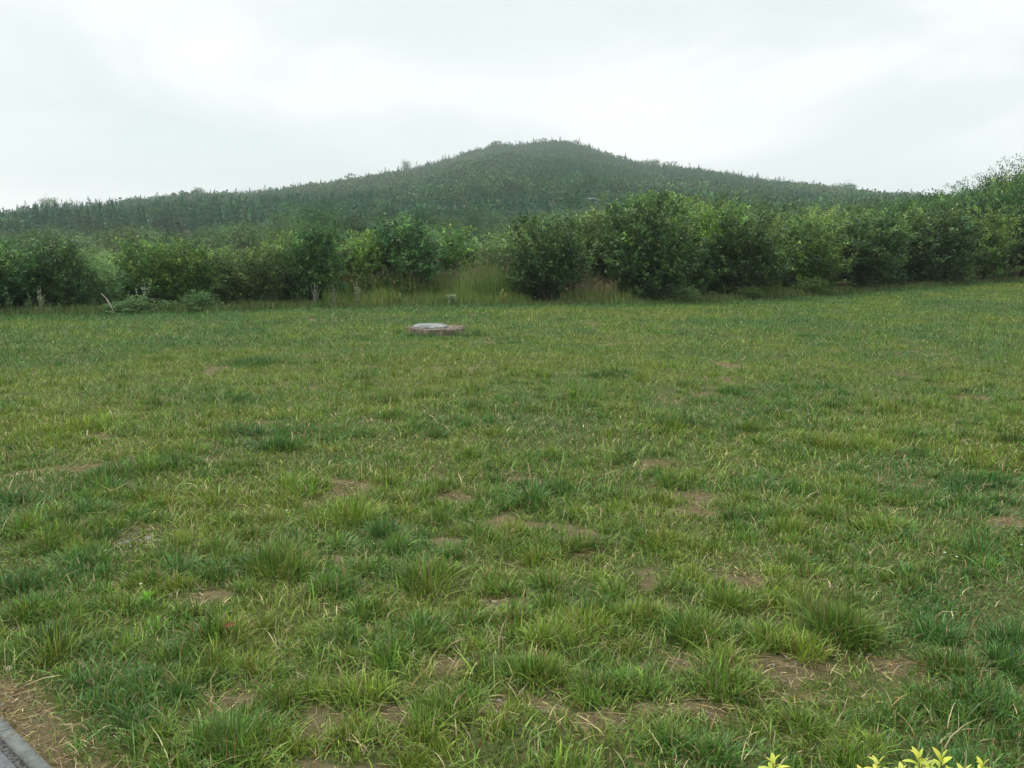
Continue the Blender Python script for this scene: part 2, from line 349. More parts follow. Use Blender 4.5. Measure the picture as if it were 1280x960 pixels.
# tussocks: random ones and the ones that stand out
tx, ty, tr, th, tc_ = [], [], [], [], []
def tussocks(rho, d0, d1):
    n = int(rho*0.62*(d1*d1-d0*d0)*1.12); x, y = field_pts(n, d0, d1)
    pl = pile(x, y); k = lawn_mask(x, y, -0.1) & (rg.random(n) < sm(0.30, 0.52, pl)*1.0) & (bare(x, y) < 0.3) & (np.hypot(x-LIDX, y-LIDY) > 0.85)
    x, y, pl = x[k], y[k], pl[k]; n = len(x)
    s = np.exp(rg.normal(0, .33, n))
    tx.extend(x); ty.extend(y); tr.extend(.052*s); th.extend(.072*s**0.7*(0.65+0.7*pl)*np.exp(rg.normal(0, .18, n))); tc_.extend(rg.normal(0.1, .38, n))
tussocks(42.0, 1.8, 7); tussocks(26, 7, 12); tussocks(12, 12, 20); tussocks(4.5, 20, 44)
BIG = [(848, 533, .22, .26, 1.2), (345, 563, .22, .26, .9), (1040, 790, .17, .34, -.1), (1010, 775, .12, .26, -.1), (845, 603, .18, .22, .3), (280, 545, .30, .2, .9), (530, 785, .17, .20, .9), (345, 712, .19, .22, .9),
       (95, 700, .16, .17, .8), (55, 690, .14, .17, .9), (150, 640, .2, .2, 1.0), (235, 845, .17, .19, .3), (200, 850, .13, .18, .4), (620, 725, .15, .16, .3), (800, 775, .17, .17, .2), (745, 860, .15, .16, .3), (555, 900, .15, .16, .3),
       (1035, 618, .30, .2, .7), (665, 850, .14, .18, .7), (300, 935, .16, .2, .9), (270, 950, .14, .18, .6), (130, 615, .2, .2, 1.0), (215, 590, .25, .2, 1.0), (110, 535, .35, .2, 1.0), (300, 455, .6, .24, 1.3), (210, 450, .4, .2, 1.2),
       (530, 496, .22, .18, 1.0), (500, 520, .3, .16, .8), (845, 790, .16, .2, .2), (480, 830, .15, .2, .7), (430, 800, .14, .2, .6), (750, 470, .3, .16, 1.0), (920, 490, .25, .15, 1.1), (1190, 470, .4, .16, 1.0), (1010, 420, .4, .15, 1.0),
       (1120, 545, .35, .18, .9), (1240, 600, .3, .18, .8), (1060, 560, .3, .18, .7), (605, 632, .13, .22, -.1), (690, 610, .2, .16, .5), (140, 600, .25, .2, .9), (40, 760, .2, .16, .8), (100, 780, .2, .15, .7), (380, 880, .13, .15, .6),
       (1180, 870, .15, .18, .5), (1110, 890, .13, .16, .5), (930, 850, .12, .15, .4), (900, 760, .14, .17, .2), (1240, 880, .14, .17, .5), (980, 900, .12, .15, .4), (1270, 830, .14, .16, .6), (960, 800, .14, .15, .5), (540, 730, .1, .15, .3),
       (650, 425, .25, .12, .9), (740, 790, .14, .14, .2), (400, 735, .14, .18, .8), (460, 770, .13, .18, .7), (520, 700, .12, .14, .6), (365, 545, .25, .18, .9), (45, 440, .5, .18, 1.1), (460, 425, .4, .14, .9), (630, 440, .3, .14, .9),
       (540, 423, .55, .1, 1.0)]
for px, py, r, h, c_ in BIG:
    X, Y = at(px, py); k = 3 if r > .13 else 1
    for q in range(k):
        tx.append(X+rg.normal(0, r*.35)); ty.append(Y+rg.normal(0, r*.35)); tr.append(r*.55); th.append(h*.60*(.75+.3*rg.random())); tc_.append(c_*0.6)
for q in range(46):      # rim of tall grass in front of the manhole
    a_ = rg.uniform(-pi*1.05, 0.12); rad = rg.uniform(.70, .86)
    tx.append(LIDX+0.1+cos(a_)*rad); ty.append(LIDY+sin(a_)*rad); tr.append(.06); th.append(.15+.05*rg.random()); tc_.append(.8)
tx, ty, tr, th, tc_ = map(np.array, (tx, ty, tr, th, tc_)); dd = np.hypot(tx, ty)
cnt = (tr/.075)**1.6*np.interp(dd, [2, 5, 8, 12, 20, 40], [230, 210, 130, 70, 36, 18]); cnt = np.clip(cnt, 8, 750).astype(int)
idx = np.repeat(np.arange(len(tx)), cnt); n = len(idx)
aa = rg.random(n)*2*pi; rad = np.sqrt(rg.random(n))
el = .7+.6*rg.random(len(tx)); x = tx[idx]+np.cos(aa)*rad*tr[idx]*el[idx]*1.15+rg.normal(0, .012, n); y = ty[idx]+np.sin(aa)*rad*tr[idx]*1.15/el[idx]+rg.normal(0, .012, n)
k = path_d(x, y) > 0.02; x, y, aa, rad, idx = x[k], y[k], aa[k], rad[k], idx[k]; n = len(x)
C = colour(x, y, n, tc_[idx]*0.75); C *= np.exp(np.random.default_rng(3).normal(0, .16, len(tx)))[idx][:, None]
dry = rg.random(n) < 0.045; C[dry] = G_STRAW*0.6; ru = rg.random(n) < 0.06; C[ru] = G_RUST
h = th[idx]*np.exp(rg.normal(-.04, .24, n))*(1.05-.35*rad); dn = dd[idx]; h = h*np.interp(dn, [12, 22], [1, .75])
w = np.interp(dn, [2, 6, 12, 20, 40], [.0056, .0066, .0098, .0145, .022])*np.exp(rg.normal(0, .2, n))*(1+(th[idx] > .3)*.35)
lean = np.clip(.2+.55*rad+rg.normal(0, .35, n), 0, 1.6); lz = aa+rg.normal(0, 1.0, n)
P = np.stack([x, y, zg(x, y)-.005], -1)
for lo, hi, sg in ((0, 7.5, 3), (7.5, 14, 2), (14, 99, 1)):
    s = (dn >= lo) & (dn < hi)
    if s.any(): parts.append(blades(P[s], h[s], w[s], lz[s], lean[s], C[s], sg, rg))
V, F, C = join(parts)
print('lawn tris', len(F))
g = link('lawn_grass', mesh_np('lawn_grass', V, F, C), M_GRASS); tag(g, 'rough green lawn with dark tussocks and worn bare spots', 'grass', kind='stuff')

# ------------------------------------------------------------------ straw litter, stones
n = 34000; x, y = field_pts(n, 1.9, 12); bb = bare(x, y); k = (path_d(x, y) > -0.01) & (rg.random(n) < .16+bb*.9); x, y = x[k], y[k]
x2, y2 = [], []
for cx, cy_, rx, ry in BAREW:
    if cy_ < 9:
        q = int(900*(rx+ry)); x2.append(cx+rg.normal(0, rx*.9, q)); y2.append(cy_+rg.normal(0, ry*1.2, q))
s_ = rg.uniform(-2.5, 1.5, 2600); d_ = np.abs(rg.normal(0, .12, 2600))
x2.append(PA[0]+_pd[0]*s_+_pn[0]*d_); y2.append(PA[1]+_pd[1]*s_+_pn[1]*d_)
x = np.concatenate([x]+x2); y = np.concatenate([y]+y2); k = path_d(x, y) > -0.03; x, y = x[k], y[k]; n = len(x)
P = np.stack([x, y, zg(x, y)+rg.uniform(.002, .022, n)], -1); P[:, 2] = np.where(path_d(x, y) < 0.004, .032, P[:, 2])
D = rg.normal(0, 1, (n, 3)); D[:, 2] *= .12
Cs = np.where((rg.random(n) < .5)[:, None], G_STRAW*.8, G_RUST*.9)*np.exp(rg.normal(0, .4, n))[:, None]
V, F, C = leaves(P, D, np.exp(rg.normal(-2.9, .6, n)), .0028*np.exp(rg.normal(0, .2, n)), Cs, rg)
tag(link('straw_litter', mesh_np('straw_litter', V, F, C), M_PLAIN), 'dry straw stalks strewn over bare spots and beside the path', 'straw', kind='stuff')

n = 90000; x, y = field_pts(n, 1.8, 13); k = lawn_mask(x, y, -.2) & (rg.random(n) < sm(.50, .72, fbm(x/.5, y/.5, 6, 3))*.9) & (bare(x, y) < .7); x, y = x[k], y[k]; n = len(x)
P = np.stack([x, y, zg(x, y)+rg.uniform(.004, .035, n)], -1); D = rg.normal(0, 1, (n, 3)); D[:, 2] = np.abs(D[:, 2])*.35
V, F, C = leaves(P, D, .016*np.exp(rg.normal(0, .3, n)), .011, mixc((.07, .16, .035), (.14, .24, .05), rg.random(n)), rg, .1)
tag(link('lawn_weeds', mesh_np('lawn_weeds', V, F, C), M_PLAIN), 'tiny round leaved weeds growing low between the grass tufts', 'weeds', kind='stuff')
ICO = None
def pebble_arrays(rng, r, c):
    t = (1+5**.5)/2
    v = np.array([(-1, t, 0), (1, t, 0), (-1, -t, 0), (1, -t, 0), (0, -1, t), (0, 1, t), (0, -1, -t), (0, 1, -t), (t, 0, -1), (t, 0, 1), (-t, 0, -1), (-t, 0, 1)])/1.9
    f = np.array([(0, 11, 5), (0, 5, 1), (0, 1, 7), (0, 7, 10), (0, 10, 11), (1, 5, 9), (5, 11, 4), (11, 10, 2), (10, 7, 6), (7, 1, 8), (3, 9, 4), (3, 4, 2), (3, 2, 6), (3, 6, 8), (3, 8, 9), (4, 9, 5), (2, 4, 11), (6, 2, 10), (8, 6, 7), (9, 8, 1)])
    E = {}; vv = list(v); ff = []
    def mid(a_, b_):
        k_ = (min(a_, b_), max(a_, b_))
        if k_ not in E: m_ = vv[a_]+vv[b_]; vv.append(m_/np.linalg.norm(m_)); E[k_] = len(vv)-1
        return E[k_]
    for a_, b_, c__ in f:
        p, q, s = mid(a_, b_), mid(b_, c__), mid(c__, a_); ff += [(a_, p, s), (b_, q, p), (c__, s, q), (p, q, s)]
    vv = np.array(vv)*(1+rng.normal(0, .09, (len(vv), 1))); vv = vv*r*np.array([1, rng.uniform(.6, 1), rng.uniform(.4, .7)]); a_ = rng.random()*6
    vv = np.stack([vv[:, 0]*cos(a_)-vv[:, 1]*sin(a_), vv[:, 0]*sin(a_)+vv[:, 1]*cos(a_), vv[:, 2]], -1)
    return vv+c, np.array(ff), np.full((len(vv), 3), .3)
gp = []
GX0, GY0 = at(150, 683)
for q in range(150):
    X, Y = GX0+rg.normal(0, .10), GY0+rg.normal(0, .09); r = .006+.012*rg.random()**2
    gp.append(pebble_arrays(rg, r, (X, Y, float(zg(X, Y))+r*.3)))
for q in range(90):
    cx, cy_, rx, ry = BAREW[rg.integers(len(BAREW))]; X, Y = cx+rg.normal(0, rx*.6), cy_+rg.normal(0, ry*.7)
    if path_d(X, Y) < .02: continue
    r = .004+.008*rg.random()**2; gp.append(pebble_arrays(rg, r, (X, Y, float(zg(X, Y))+r*.3)))
V, F, C = join(gp); tag(link('gravel', mesh_np('gravel', V, F), M_STONE), 'small grey stones scattered on the worn spots of the lawn', 'gravel', kind='stuff')
def one_stone(px, py, r, label, mat):
    X, Y = at(px, py); V, F, _ = pebble_arrays(np.random.default_rng(int(px)), r, (0, 0, r*.25))
    tag(link('stone', mesh_np('stone', V, F, smooth=True), mat, loc=(X, Y, float(zg(X, Y)))), label, 'stone')
one_stone(618, 745, .018, 'pale tan stone lying on the bare brown earth patch among the tussocks', noisemat('tan_stone', [(0.3, (.3, .26, .18)), (.7, (.42, .37, .27))], 30))
one_stone(857, 901, .022, 'dark clod of earth beside dry straw near the frame bottom', noisemat('dark_clod', [(0.3, (.02, .015, .012)), (.7, (.05, .04, .03))], 30, bump=.6))
one_stone(12, 842, .022, 'pinkish grey pebble in the dry straw beside the path', noisemat('pink_stone', [(0.3, (.3, .22, .19)), (.7, (.42, .33, .29))], 30))

# ------------------------------------------------------------------ dropped leaves, seedlings, flowers
def curled_leaf(l, w, rgb, curl=.6, seg=6):
    V = []; F = []
    for k_ in range(seg+1):
        t = k_/seg; ww = w*math.sin(pi*min(1, t*.92+.06))**.8*.5
        for s in (-1, 0, 1):
            V.append((l*(t-.5), s*ww, .012+curl*l*.7*(t-.5)**2*2+abs(s)*ww*(.45+.5*curl*(t-.3))+s*ww*.25*curl))
    for k_ in range(seg):
        for s in (0, 1):
            a_ = k_*3+s; F += [(a_, a_+1, a_+4), (a_, a_+4, a_+3)]
    return np.array(V), np.array(F), np.tile(rgb, (len(V), 1))
def dead_leaf(px, py, l, rgb, rot, label, dz=.02):
    X, Y = at(px, py); V, F, C = curled_leaf(l, l*.55, rgb)
    o = link('dry_leaf', mesh_np('dry_leaf', V, F, C, smooth=True), M_PLAIN, loc=(X, Y, float(zg(X, Y))+dz), rz=rot); o.rotation_euler.x = .35
    tag(o, label, 'dead leaf')
dead_leaf(287, 801, .055, (.22, .07, .03), .4, 'curled rust red dead leaf lying on tall green grass near the frame bottom', .05)
dead_leaf(119, 659, .07, (.28, .10, .04), 1.2, 'orange brown dead leaf on bare soil between dark tussocks')
dead_leaf(112, 870, .07, (.17, .09, .05), 2.0, 'brown crumpled dead leaf in straw close to the path')
def rosette(px, py, n, l, rgb, name, label, cat, up=.5):
    X, Y = at(px, py); r = np.random.default_rng(int(px)); a_ = r.random(n)*2*pi
    D = np.stack([np.cos(a_), np.sin(a_), up+r.random(n)*.8], -1); P = np.zeros((n, 3)); P[:, 2] = r.random(n)*l*.8
    lf = leaves(P, D, l*r.uniform(.7, 1.1, n), l*.38, np.tile(rgb, (n, 1))*np.exp(r.normal(0, .12, n))[:, None], r)
    o = link(name, mesh_np(name, *join([lf])), M_PLAIN, loc=(X, Y, float(zg(X, Y))+.01)); tag(o, label, cat)
rosette(184, 762, 14, .055, (.20, .42, .05), 'seedling', 'bright green broadleaf seedling among grass below the gravelly patch', 'plant')
rosette(716, 506, 40, .10, (.20, .36, .06), 'weed_clump', 'bright yellowish green weed clump standing alone in mid lawn', 'plant', 1.4)
rosette(565, 383, 90, .22, (.30, .38, .22), 'weed_clump', 'pale frosty green weed at the lawn edge behind the manhole', 'plant', .8)
rosette(565, 431, 12, .06, (.16, .30, .06), 'seedling', 'small green seedling in the grass in front of the manhole', 'plant')
FL = [(357, 636, 'pair of tiny white flowers left of the tall tussock at mid lawn'), (1195, 697, 'tiny white flower beside straw tips at the lower lawn'), (1180, 692, 'tiny white flower just off a lone flower in lower lawn'),
      (1029, 478, 'tiny white flower far out on the lawn'), (697, 407, 'tiny pale flower near the lawn edge beyond the manhole'), (1276, 683, 'tiny white flower at the rim of the view'), (175, 733, 'tiny white flower just below the gravelly patch')]
for px, py, lb in FL:
    X, Y = at(px, py, .1); V, F, C = leaves(np.zeros((6, 3)), np.stack([np.cos(np.arange(6)*1.05), np.sin(np.arange(6)*1.05), np.full(6, .4)], -1), .009, .008, np.tile((.8, .8, .75), (6, 1)), rg)
    z_ = float(zg(X, Y)); st = tube([(X, Y, z_), (X+.004, Y, z_+.1)], [.001, .0008], 4)
    r = bpy.data.objects.new('white_flower', None); COL.objects.link(r); r.location = (X, Y, z_); tag(r, lb, 'flower', 'small white flowers in the lawn')
    link('petals', mesh_np('petals', V, F, C), M_PLAIN, r, (0.004, 0, .1)); V, F, C = tube([(0, 0, 0), (.004, 0, .1)], [.001, .0008], 4); link('stalk', mesh_np('stalk', V, F, np.tile((.1, .2, .05), (len(V), 1))), M_PLAIN, r)

# ------------------------------------------------------------------ manhole
def disc(r, z0, z1, k=48, wob=0, bev=.012, rng=None, ri=0):
    V = []; F = []; prof = [(r, z0), (r, z1-bev), (r-bev, z1)]
    if ri: prof += [(ri, z1), (ri, z0)]
    ws = (rng.normal(0, wob, k) if wob else np.zeros(k))
    for q, (a_, z) in enumerate(prof):
        for s in range(k):
            t = 2*pi*s/k; rr_ = a_+(ws[s] if q < 3 else 0); V.append((rr_*cos(t), rr_*sin(t), z+(rng.normal(0, wob*.3) if wob and q in (1, 2) else 0)))
    for q in range(len(prof)-1):
        for s in range(k):
            b_ = (s+1) % k; F += [(q*k+s, q*k+b_, (q+1)*k+b_), (q*k+s, (q+1)*k+b_, (q+1)*k+s)]
    if not ri:
        V.append((0, 0, z1)); c_ = len(V)-1; q = len(prof)-1; F += [(q*k+s, q*k+(s+1) % k, c_) for s in range(k)]
    return np.array(V), np.array(F)
zl = float(zg(LIDX, LIDY)); r = bpy.data.objects.new('manhole', None); COL.objects.link(r); r.location = (LIDX, LIDY, zl)
tag(r, 'round manhole with pale concrete lid on a crumbling brown collar in the lawn', 'manhole')
V, F = disc(.54, -.05, .125, 64, .03, rng=rg); V[:, 0] += .10; V[:, 1] -= .02; link('collar', mesh_np('collar', V, F), M_BRICK, r)
V, F = disc(.335, 0, .034, 56, 0, .012); V[:, 0] -= .03; o = link('lid', mesh_np('lid', V, F), M_CONC, r, (0, 0, .132)); o.rotation_euler.x = radians(3.0)
V, F = disc(.022, 0, .004, 16, 0, .002); hk = link('lifting_hole', mesh_np('lifting_hole', V, F), noisemat('hole_dark', [(0.3, (.03, .03, .03)), (.7, (.06, .05, .05))], 9), o, (.24, -.02, .033))  # thin near-black disc laid on the lid to mark the hole
rb = []
for q in range(90):
    a_ = rg.random()*2*pi; d_ = rg.uniform(.38, .62); rr_ = .010+.02*rg.random(); rb.append(pebble_arrays(rg, rr_, (.1+d_*cos(a_), d_*sin(a_), .122)))
V, F, C = join(rb); _rb = link('rubble', mesh_np('rubble', V, F), noisemat('rubble', [(.3, (.09, .07, .055)), (.7, (.28, .24, .19))], 6), r)

_rb['kind'] = 'stuff'

# ------------------------------------------------------------------ golden privet tips close to the camera
PRI = [((967,), [(967, 945), (955, 960)]), ((1100,), [(1098, 946), (1082, 962), (1128, 956)]), ((1165,), [(1150, 938), (1178, 938), (1163, 952), (1190, 958)]), ((1232,), [(1229, 948), (1206, 957), (1250, 962)])]
PLAB = ['golden privet bush tip standing alone left of the larger yellow tips', 'golden privet bush with one tall forked tip beside the fullest yellow tip',
        'golden privet bush with the tallest and fullest pair of yellow tips', 'golden privet bush tip nearest the corner, right of the fullest one']
def dirpx(px, py):
    a_ = math.atan((py-480)/FPX)+PITCH; h_ = math.sqrt(FPX**2+(py-480)**2)
    return (px-640)/h_, cos(a_), -sin(a_)
for (cx,), tips in PRI:
    Yd = 1.95; pd = dirpx(cx, 950); X0 = pd[0]/pd[1]*Yd
    r = bpy.data.objects.new('privet_bush', None); COL.objects.link(r); r.location = (X0, Yd, float(zg(X0, Yd)))
    tag(r, PLAB.pop(0), 'bush', 'golden privet bushes below the camera')
    lf, st = [], []; rp = np.random.default_rng(cx)
    ends = []
    for px, py in tips:
        q = dirpx(px, py); yy = Yd+rp.uniform(-.05, .05); ends.append((q[0]/q[1]*yy-X0, yy-Yd, CAM_H+q[2]/q[1]*yy-r.location.z-.016, True))
    for q in range(34):
        a_ = rp.random()*2*pi; d_ = .17*math.sqrt(rp.random()); ends.append((d_*cos(a_), d_*sin(a_), rp.uniform(.45, .70)-.3*(d_/.2)**2*.5, False))
    for ex, ey, ez, tip in ends:
        if not tip: ez = min(ez, .71)
        b0 = np.array([rp.normal(0, .02), rp.normal(0, .02), 0]); e0 = np.array([ex, ey, ez]); pts = [b0+(e0-b0)*np.array([t**1.5, t**1.5, t]) for t in np.linspace(0, 1, 7)]
        st.append(tube(pts, np.linspace(.005, .0012, 7), 5))
        nl = 22
        for q in range(nl):
            t = 1-(.010*(q//2) if q < 10 else .05+.4*(q-10)/nl); p = b0+(e0-b0)*np.array([t**1.5, t**1.5, t]); a_ = (q % 2)*pi+(q//2)*1.57+rp.normal(0, .3)
            up_ = 1.7 if q < 1 else (.75 if q < 4 else .25)
            D = np.array([[cos(a_), sin(a_), up_]]); l_ = (.032 if q > 1 else .022)*rp.uniform(.8, 1.15)
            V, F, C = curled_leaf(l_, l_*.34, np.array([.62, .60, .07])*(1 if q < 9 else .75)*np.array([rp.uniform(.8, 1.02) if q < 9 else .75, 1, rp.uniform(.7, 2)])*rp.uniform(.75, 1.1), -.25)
            V[:, 0] += l_*.5; V[:, 2] -= .012
            d1 = D[0]/np.linalg.norm(D[0]); s1 = np.cross([0, 0, 1], d1); s1 /= np.linalg.norm(s1); n1_ = np.cross(d1, s1)
            lf.append((V[:, :1]*d1+V[:, 1:2]*s1+V[:, 2:]*n1_+p, F, C))
    V, F, C = join(lf); link('foliage', mesh_np('foliage', V, F, C, smooth=True), M_PLAIN, r)
    V, F, C = join(st); link('stem', mesh_np('stem', V, F), M_BARK, r)

# ------------------------------------------------------------------ shrubs
def shrub_proto(seed, H=2.6, Wd=2.2, n=150, leaf=.085, base=(.06, .125, .03), young=(.20, .29, .055), dens=1.0, flat=.0, reach=.42):
    r = np.random.default_rng(seed); fp, sp = [], []; Ps, Ds, Cs, Ls = [], [], [], []
    ph = r.random(4)*6
    for k_ in range(n):
        v = r.random()**.8*.93+.07; a_ = r.random()*2*pi
        Rv = Wd/2*math.sqrt(max(.05, 1-((v-reach)/.66)**2))*(1+.16*sin(2*a_+ph[0])+.12*sin(3*a_+ph[1]+4*v))*r.uniform(.55, 1.05)
        top = np.array([Rv*cos(a_), Rv*sin(a_), H*v*r.uniform(.88, 1.06)]); b0 = np.array([r.normal(0, .12), r.normal(0, .12), 0])
        ts = np.linspace(0, 1, 9); pts = b0+(top-b0)*np.stack([ts**1.15, ts**1.15, ts**.85], -1); pts[1:] += r.normal(0, .03, (8, 3))
        if k_ % 5 == 0: sp.append(tube(pts, np.linspace(.018, .003, 9), 4))
        sc = mixc(base, young, np.array([np.clip(r.normal(.30+.25*(v-.5), .32), 0, 1)]))[0]*math.exp(r.normal(0, .2))
        L_ = np.linalg.norm(top-b0); nt_ = int(L_*3.6*dens)+2
        for q in range(nt_):
            t = r.uniform(.28, 1); f = t*8; i0 = min(int(f), 7); p = pts[i0]+(pts[i0+1]-pts[i0])*(f-i0)
            d = np.array([cos(a_+r.normal(0, 1.1)), sin(a_+r.normal(0, 1.1)), r.uniform(.2, 1.5)]); d /= np.linalg.norm(d); tl = r.uniform(.15, .38)
            m_ = 12; tt = r.random(m_)**.7; sc_ = sc*math.exp(r.normal(0, .22))
            Ps.append(p+d*tl*tt[:, None]+r.normal(0, .025, (m_, 3))); Ds.append(d*.6+r.normal(0, .6, (m_, 3))+[0, 0, .1]); Cs.append(np.tile(sc_, (m_, 1))*np.exp(r.normal(0, .2, m_))[:, None])
    P = np.concatenate(Ps); D = np.concatenate(Ds); C = np.concatenate(Cs); n_ = len(P); P[:, 2] = np.abs(P[:, 2])
    pale = r.random(n_) < .004; C[pale] = (.55, .50, .22)
    V, F, C = leaves(P, D, leaf*np.exp(r.normal(0, .22, n_)), leaf*.5*np.exp(r.normal(0, .15, n_)), C, r)
    f_ = mesh_np('foliage', V, F, C); V, F, _ = join(sp); s_ = mesh_np('stem', V, F)
    f_.materials.append(M_LEAF); s_.materials.append(M_BARK)
    return f_, s_
SH = {}
SH['green'] = [shrub_proto(21, n=190), shrub_proto(22, n=190, H=2.6, Wd=2.3), shrub_proto(23, n=190)]
SH['dark'] = [shrub_proto(31, n=230, base=(.035, .085, .028), young=(.10, .17, .04), leaf=.09), shrub_proto(32, n=230, base=(.034, .082, .03), young=(.10, .17, .04), leaf=.095), shrub_proto(33, n=220, base=(.036, .088, .028), young=(.11, .19, .042), leaf=.085)]
SH['brown'] = [shrub_proto(41, n=200, base=(.055, .10, .03), young=(.15, .20, .05), leaf=.08, reach=.6)]
SH['pale'] = [shrub_proto(51, n=150, base=(.11, .19, .075), young=(.23, .33, .12), leaf=.08, dens=.9), shrub_proto(52, n=170, base=(.10, .18, .055), young=(.24, .33, .08), leaf=.08)]
SH['low'] = [shrub_proto(61, H=2.6, n=160, base=(.09, .17, .055), young=(.17, .27, .09), leaf=.075, dens=.6, reach=.3)]
rs = np.random.default_rng(77)
def make_shrub(kind, X, Y, H, Wd, label, group=None, name='shrub'):
    f_, s_ = SH[kind][rs.integers(len(SH[kind]))]; z = float(zg(X, Y))
    r = bpy.data.objects.new(name, None); COL.objects.link(r); r.location = (X, Y, z-.02); r.rotation_euler.z = rs.random()*6.28; r.scale = (Wd/2.2, Wd/2.2*rs.uniform(.9, 1.1), H/2.6)
    tag(r, label, 'shrub', group)
    for nm, me in (('foliage', f_), ('stem', s_)):
        o = bpy.data.objects.new(nm, me); COL.objects.link(o); o.parent = r
    return r
# bearing, how far behind the lawn edge, row of its top, width in pixels
FRONT = [(-45, .9, 300, 95, 'dark', 'dark leafy shrub mostly cut by the view, first of the front row'),
 (22, 1.0, 300, 105, 'dark', 'dense dark green shrub in the front row, closest to where the row leaves the view'),
 (82, .9, 303, 75, 'dark', 'dark shrub dotted with pale specks in the front row, second from where the row starts'),
 (132, 1.2, 318, 60, 'pale', 'lighter shrub with flat pale flower heads over the leaning grey stick'),
 (180, 1.6, 297, 80, 'green', 'green shrub behind the trailing low pale plants at the lawn edge'),
 (238, 1.5, 298, 75, 'green', 'mid green shrub rising directly behind the low pale bush'),
 (312, 1.0, 300, 85, 'brown', 'brownish green twiggy shrub just right of the low pale bush'),
 (360, 2.2, 292, 60, 'green', 'bright green shrub squeezed behind the brownish one and the tall dark one'),
 (396, 1.0, 278, 74, 'dark', 'tall dark shrub with reddish top behind the pale dead weed stalks'),
 (455, 2.2, 290, 62, 'green', 'small fresh green shrub left of the dark round shrub behind the meadow grass'),
 (505, 2.6, 276, 112, 'dark', 'broad dark shrub with glossy leaves, rooted behind the meadow grass'),
 (556, 4.4, 283, 84, 'green', 'yellowish green shrub above the reddish seed heads of the tall grass'),
 (612, 5.5, 298, 75, 'pale', 'pale feathery green shrub seen over the tallest meadow grass'),
 (683, 1.0, 270, 92, 'dark', 'upright dark green shrub with reddish tips right of the meadow grass'),
 (742, 3.2, 286, 60, 'brown', 'thin brownish shrub in the gap between two big dark shrubs'),
 (812, 1.2, 245, 118, 'dark', 'biggest dark shrub of the front row, its leaves reaching the ground'),
 (880, 1.8, 262, 80, 'green', 'light topped green shrub between the biggest dark shrub and its dark neighbour'),
 (930, 1.0, 266, 98, 'dark', 'dark round shrub spilling onto the lawn right of the biggest one'),
 (1010, 1.2, 272, 98, 'green', 'green shrub with bright arching sprays behind the bare brown strip'),
 (1085, 1.2, 266, 95, 'dark', 'dense deep green shrub in the front row past the bare brown strip'),
 (1128, 2.6, 264, 70, 'green', 'slim green shrub tucked behind two wider dark ones near the rising lawn'),
 (1165, 1.2, 266, 90, 'dark', 'wide dark shrub dotted with yellow where the lawn rises'),
 (1222, 1.4, 262, 88, 'green', 'upright green shrub next to the last one of the front row'),
 (1278, 1.8, 255, 95, 'dark', 'last dark shrub of the front row, cut by the edge of the view'),
 (1345, 1.8, 255, 95, 'green', 'green shrub past the end of the visible front row')]
for px, back, ty_, wp, kind, lb in FRONT:
    Y = float(np.interp(px, EX, ED))+back; X = bearing(px, Y); Wd = wp/FPX*Y*(1.12 if px > 460 else 1.0); H = CAM_H+(300-ty_)/FPX*Y-float(zg(X, Y))
    make_shrub(kind, X, Y, H*1.0, Wd, lb, 'shrubs along the far edge of the lawn')
SHORT = ['the edge of the view', 'the dense dark green shrub', 'the speckled dark shrub', 'the flat headed pale shrub', 'the trailing low plants', 'the low pale bush', 'the brownish twiggy shrub', 'the squeezed bright green shrub', 'the tall reddish topped shrub',
 'the small fresh green shrub', 'the broad glossy dark shrub', 'the reddish seed heads', 'the tallest meadow grass', 'the upright dark shrub', 'the thin brownish shrub', 'the biggest dark shrub', 'the light topped green shrub', 'the round shrub spilling onto the lawn', 'the bright arching shrub',
 'the dense deep green shrub', 'the slim tucked in shrub', 'the wide yellow dotted shrub', 'the upright shrub by the row end', 'the last dark shrub', 'the end of the row']
def near(px): return SHORT[int(np.argmin([abs(f[0]-px) for f in FRONT]))]
def lowplant(px, back, ty_, wp, lb, kind='low'):
    Y = float(np.interp(px, EX, ED))+back; X = bearing(px, Y); H = CAM_H+(300-ty_)/FPX*Y-float(zg(X, Y)); make_shrub(kind, X, Y, H, wp/FPX*Y*1.1, lb, name='low_bush')
lowplant(247, .25, 362, 58, 'low pale green bush sprawling at the lawn edge in front of the row')
lowplant(172, .3, 368, 55, 'low silvery green plant beside the leaning stick')
lowplant(150, .25, 376, 60, 'ground hugging whitish green trailing plant under the leaning stick')
lowplant(210, .3, 374, 40, 'short greyish green plant between two low pale bushes')
lowplant(1012, .35, 345, 40, 'small bright green bush at the foot of the arching green shrub', 'pale')
lowplant(848, .3, 352, 44, 'small glossy green bush at the foot of the biggest dark shrub', 'pale')
lowplant(935, .2, 356, 36, 'small yellowish green bush at the foot of the dark round shrub', 'pale')
lowplant(1200, .5, 322, 36, 'small fresh green bush between two shrubs where the lawn rises', 'pale')
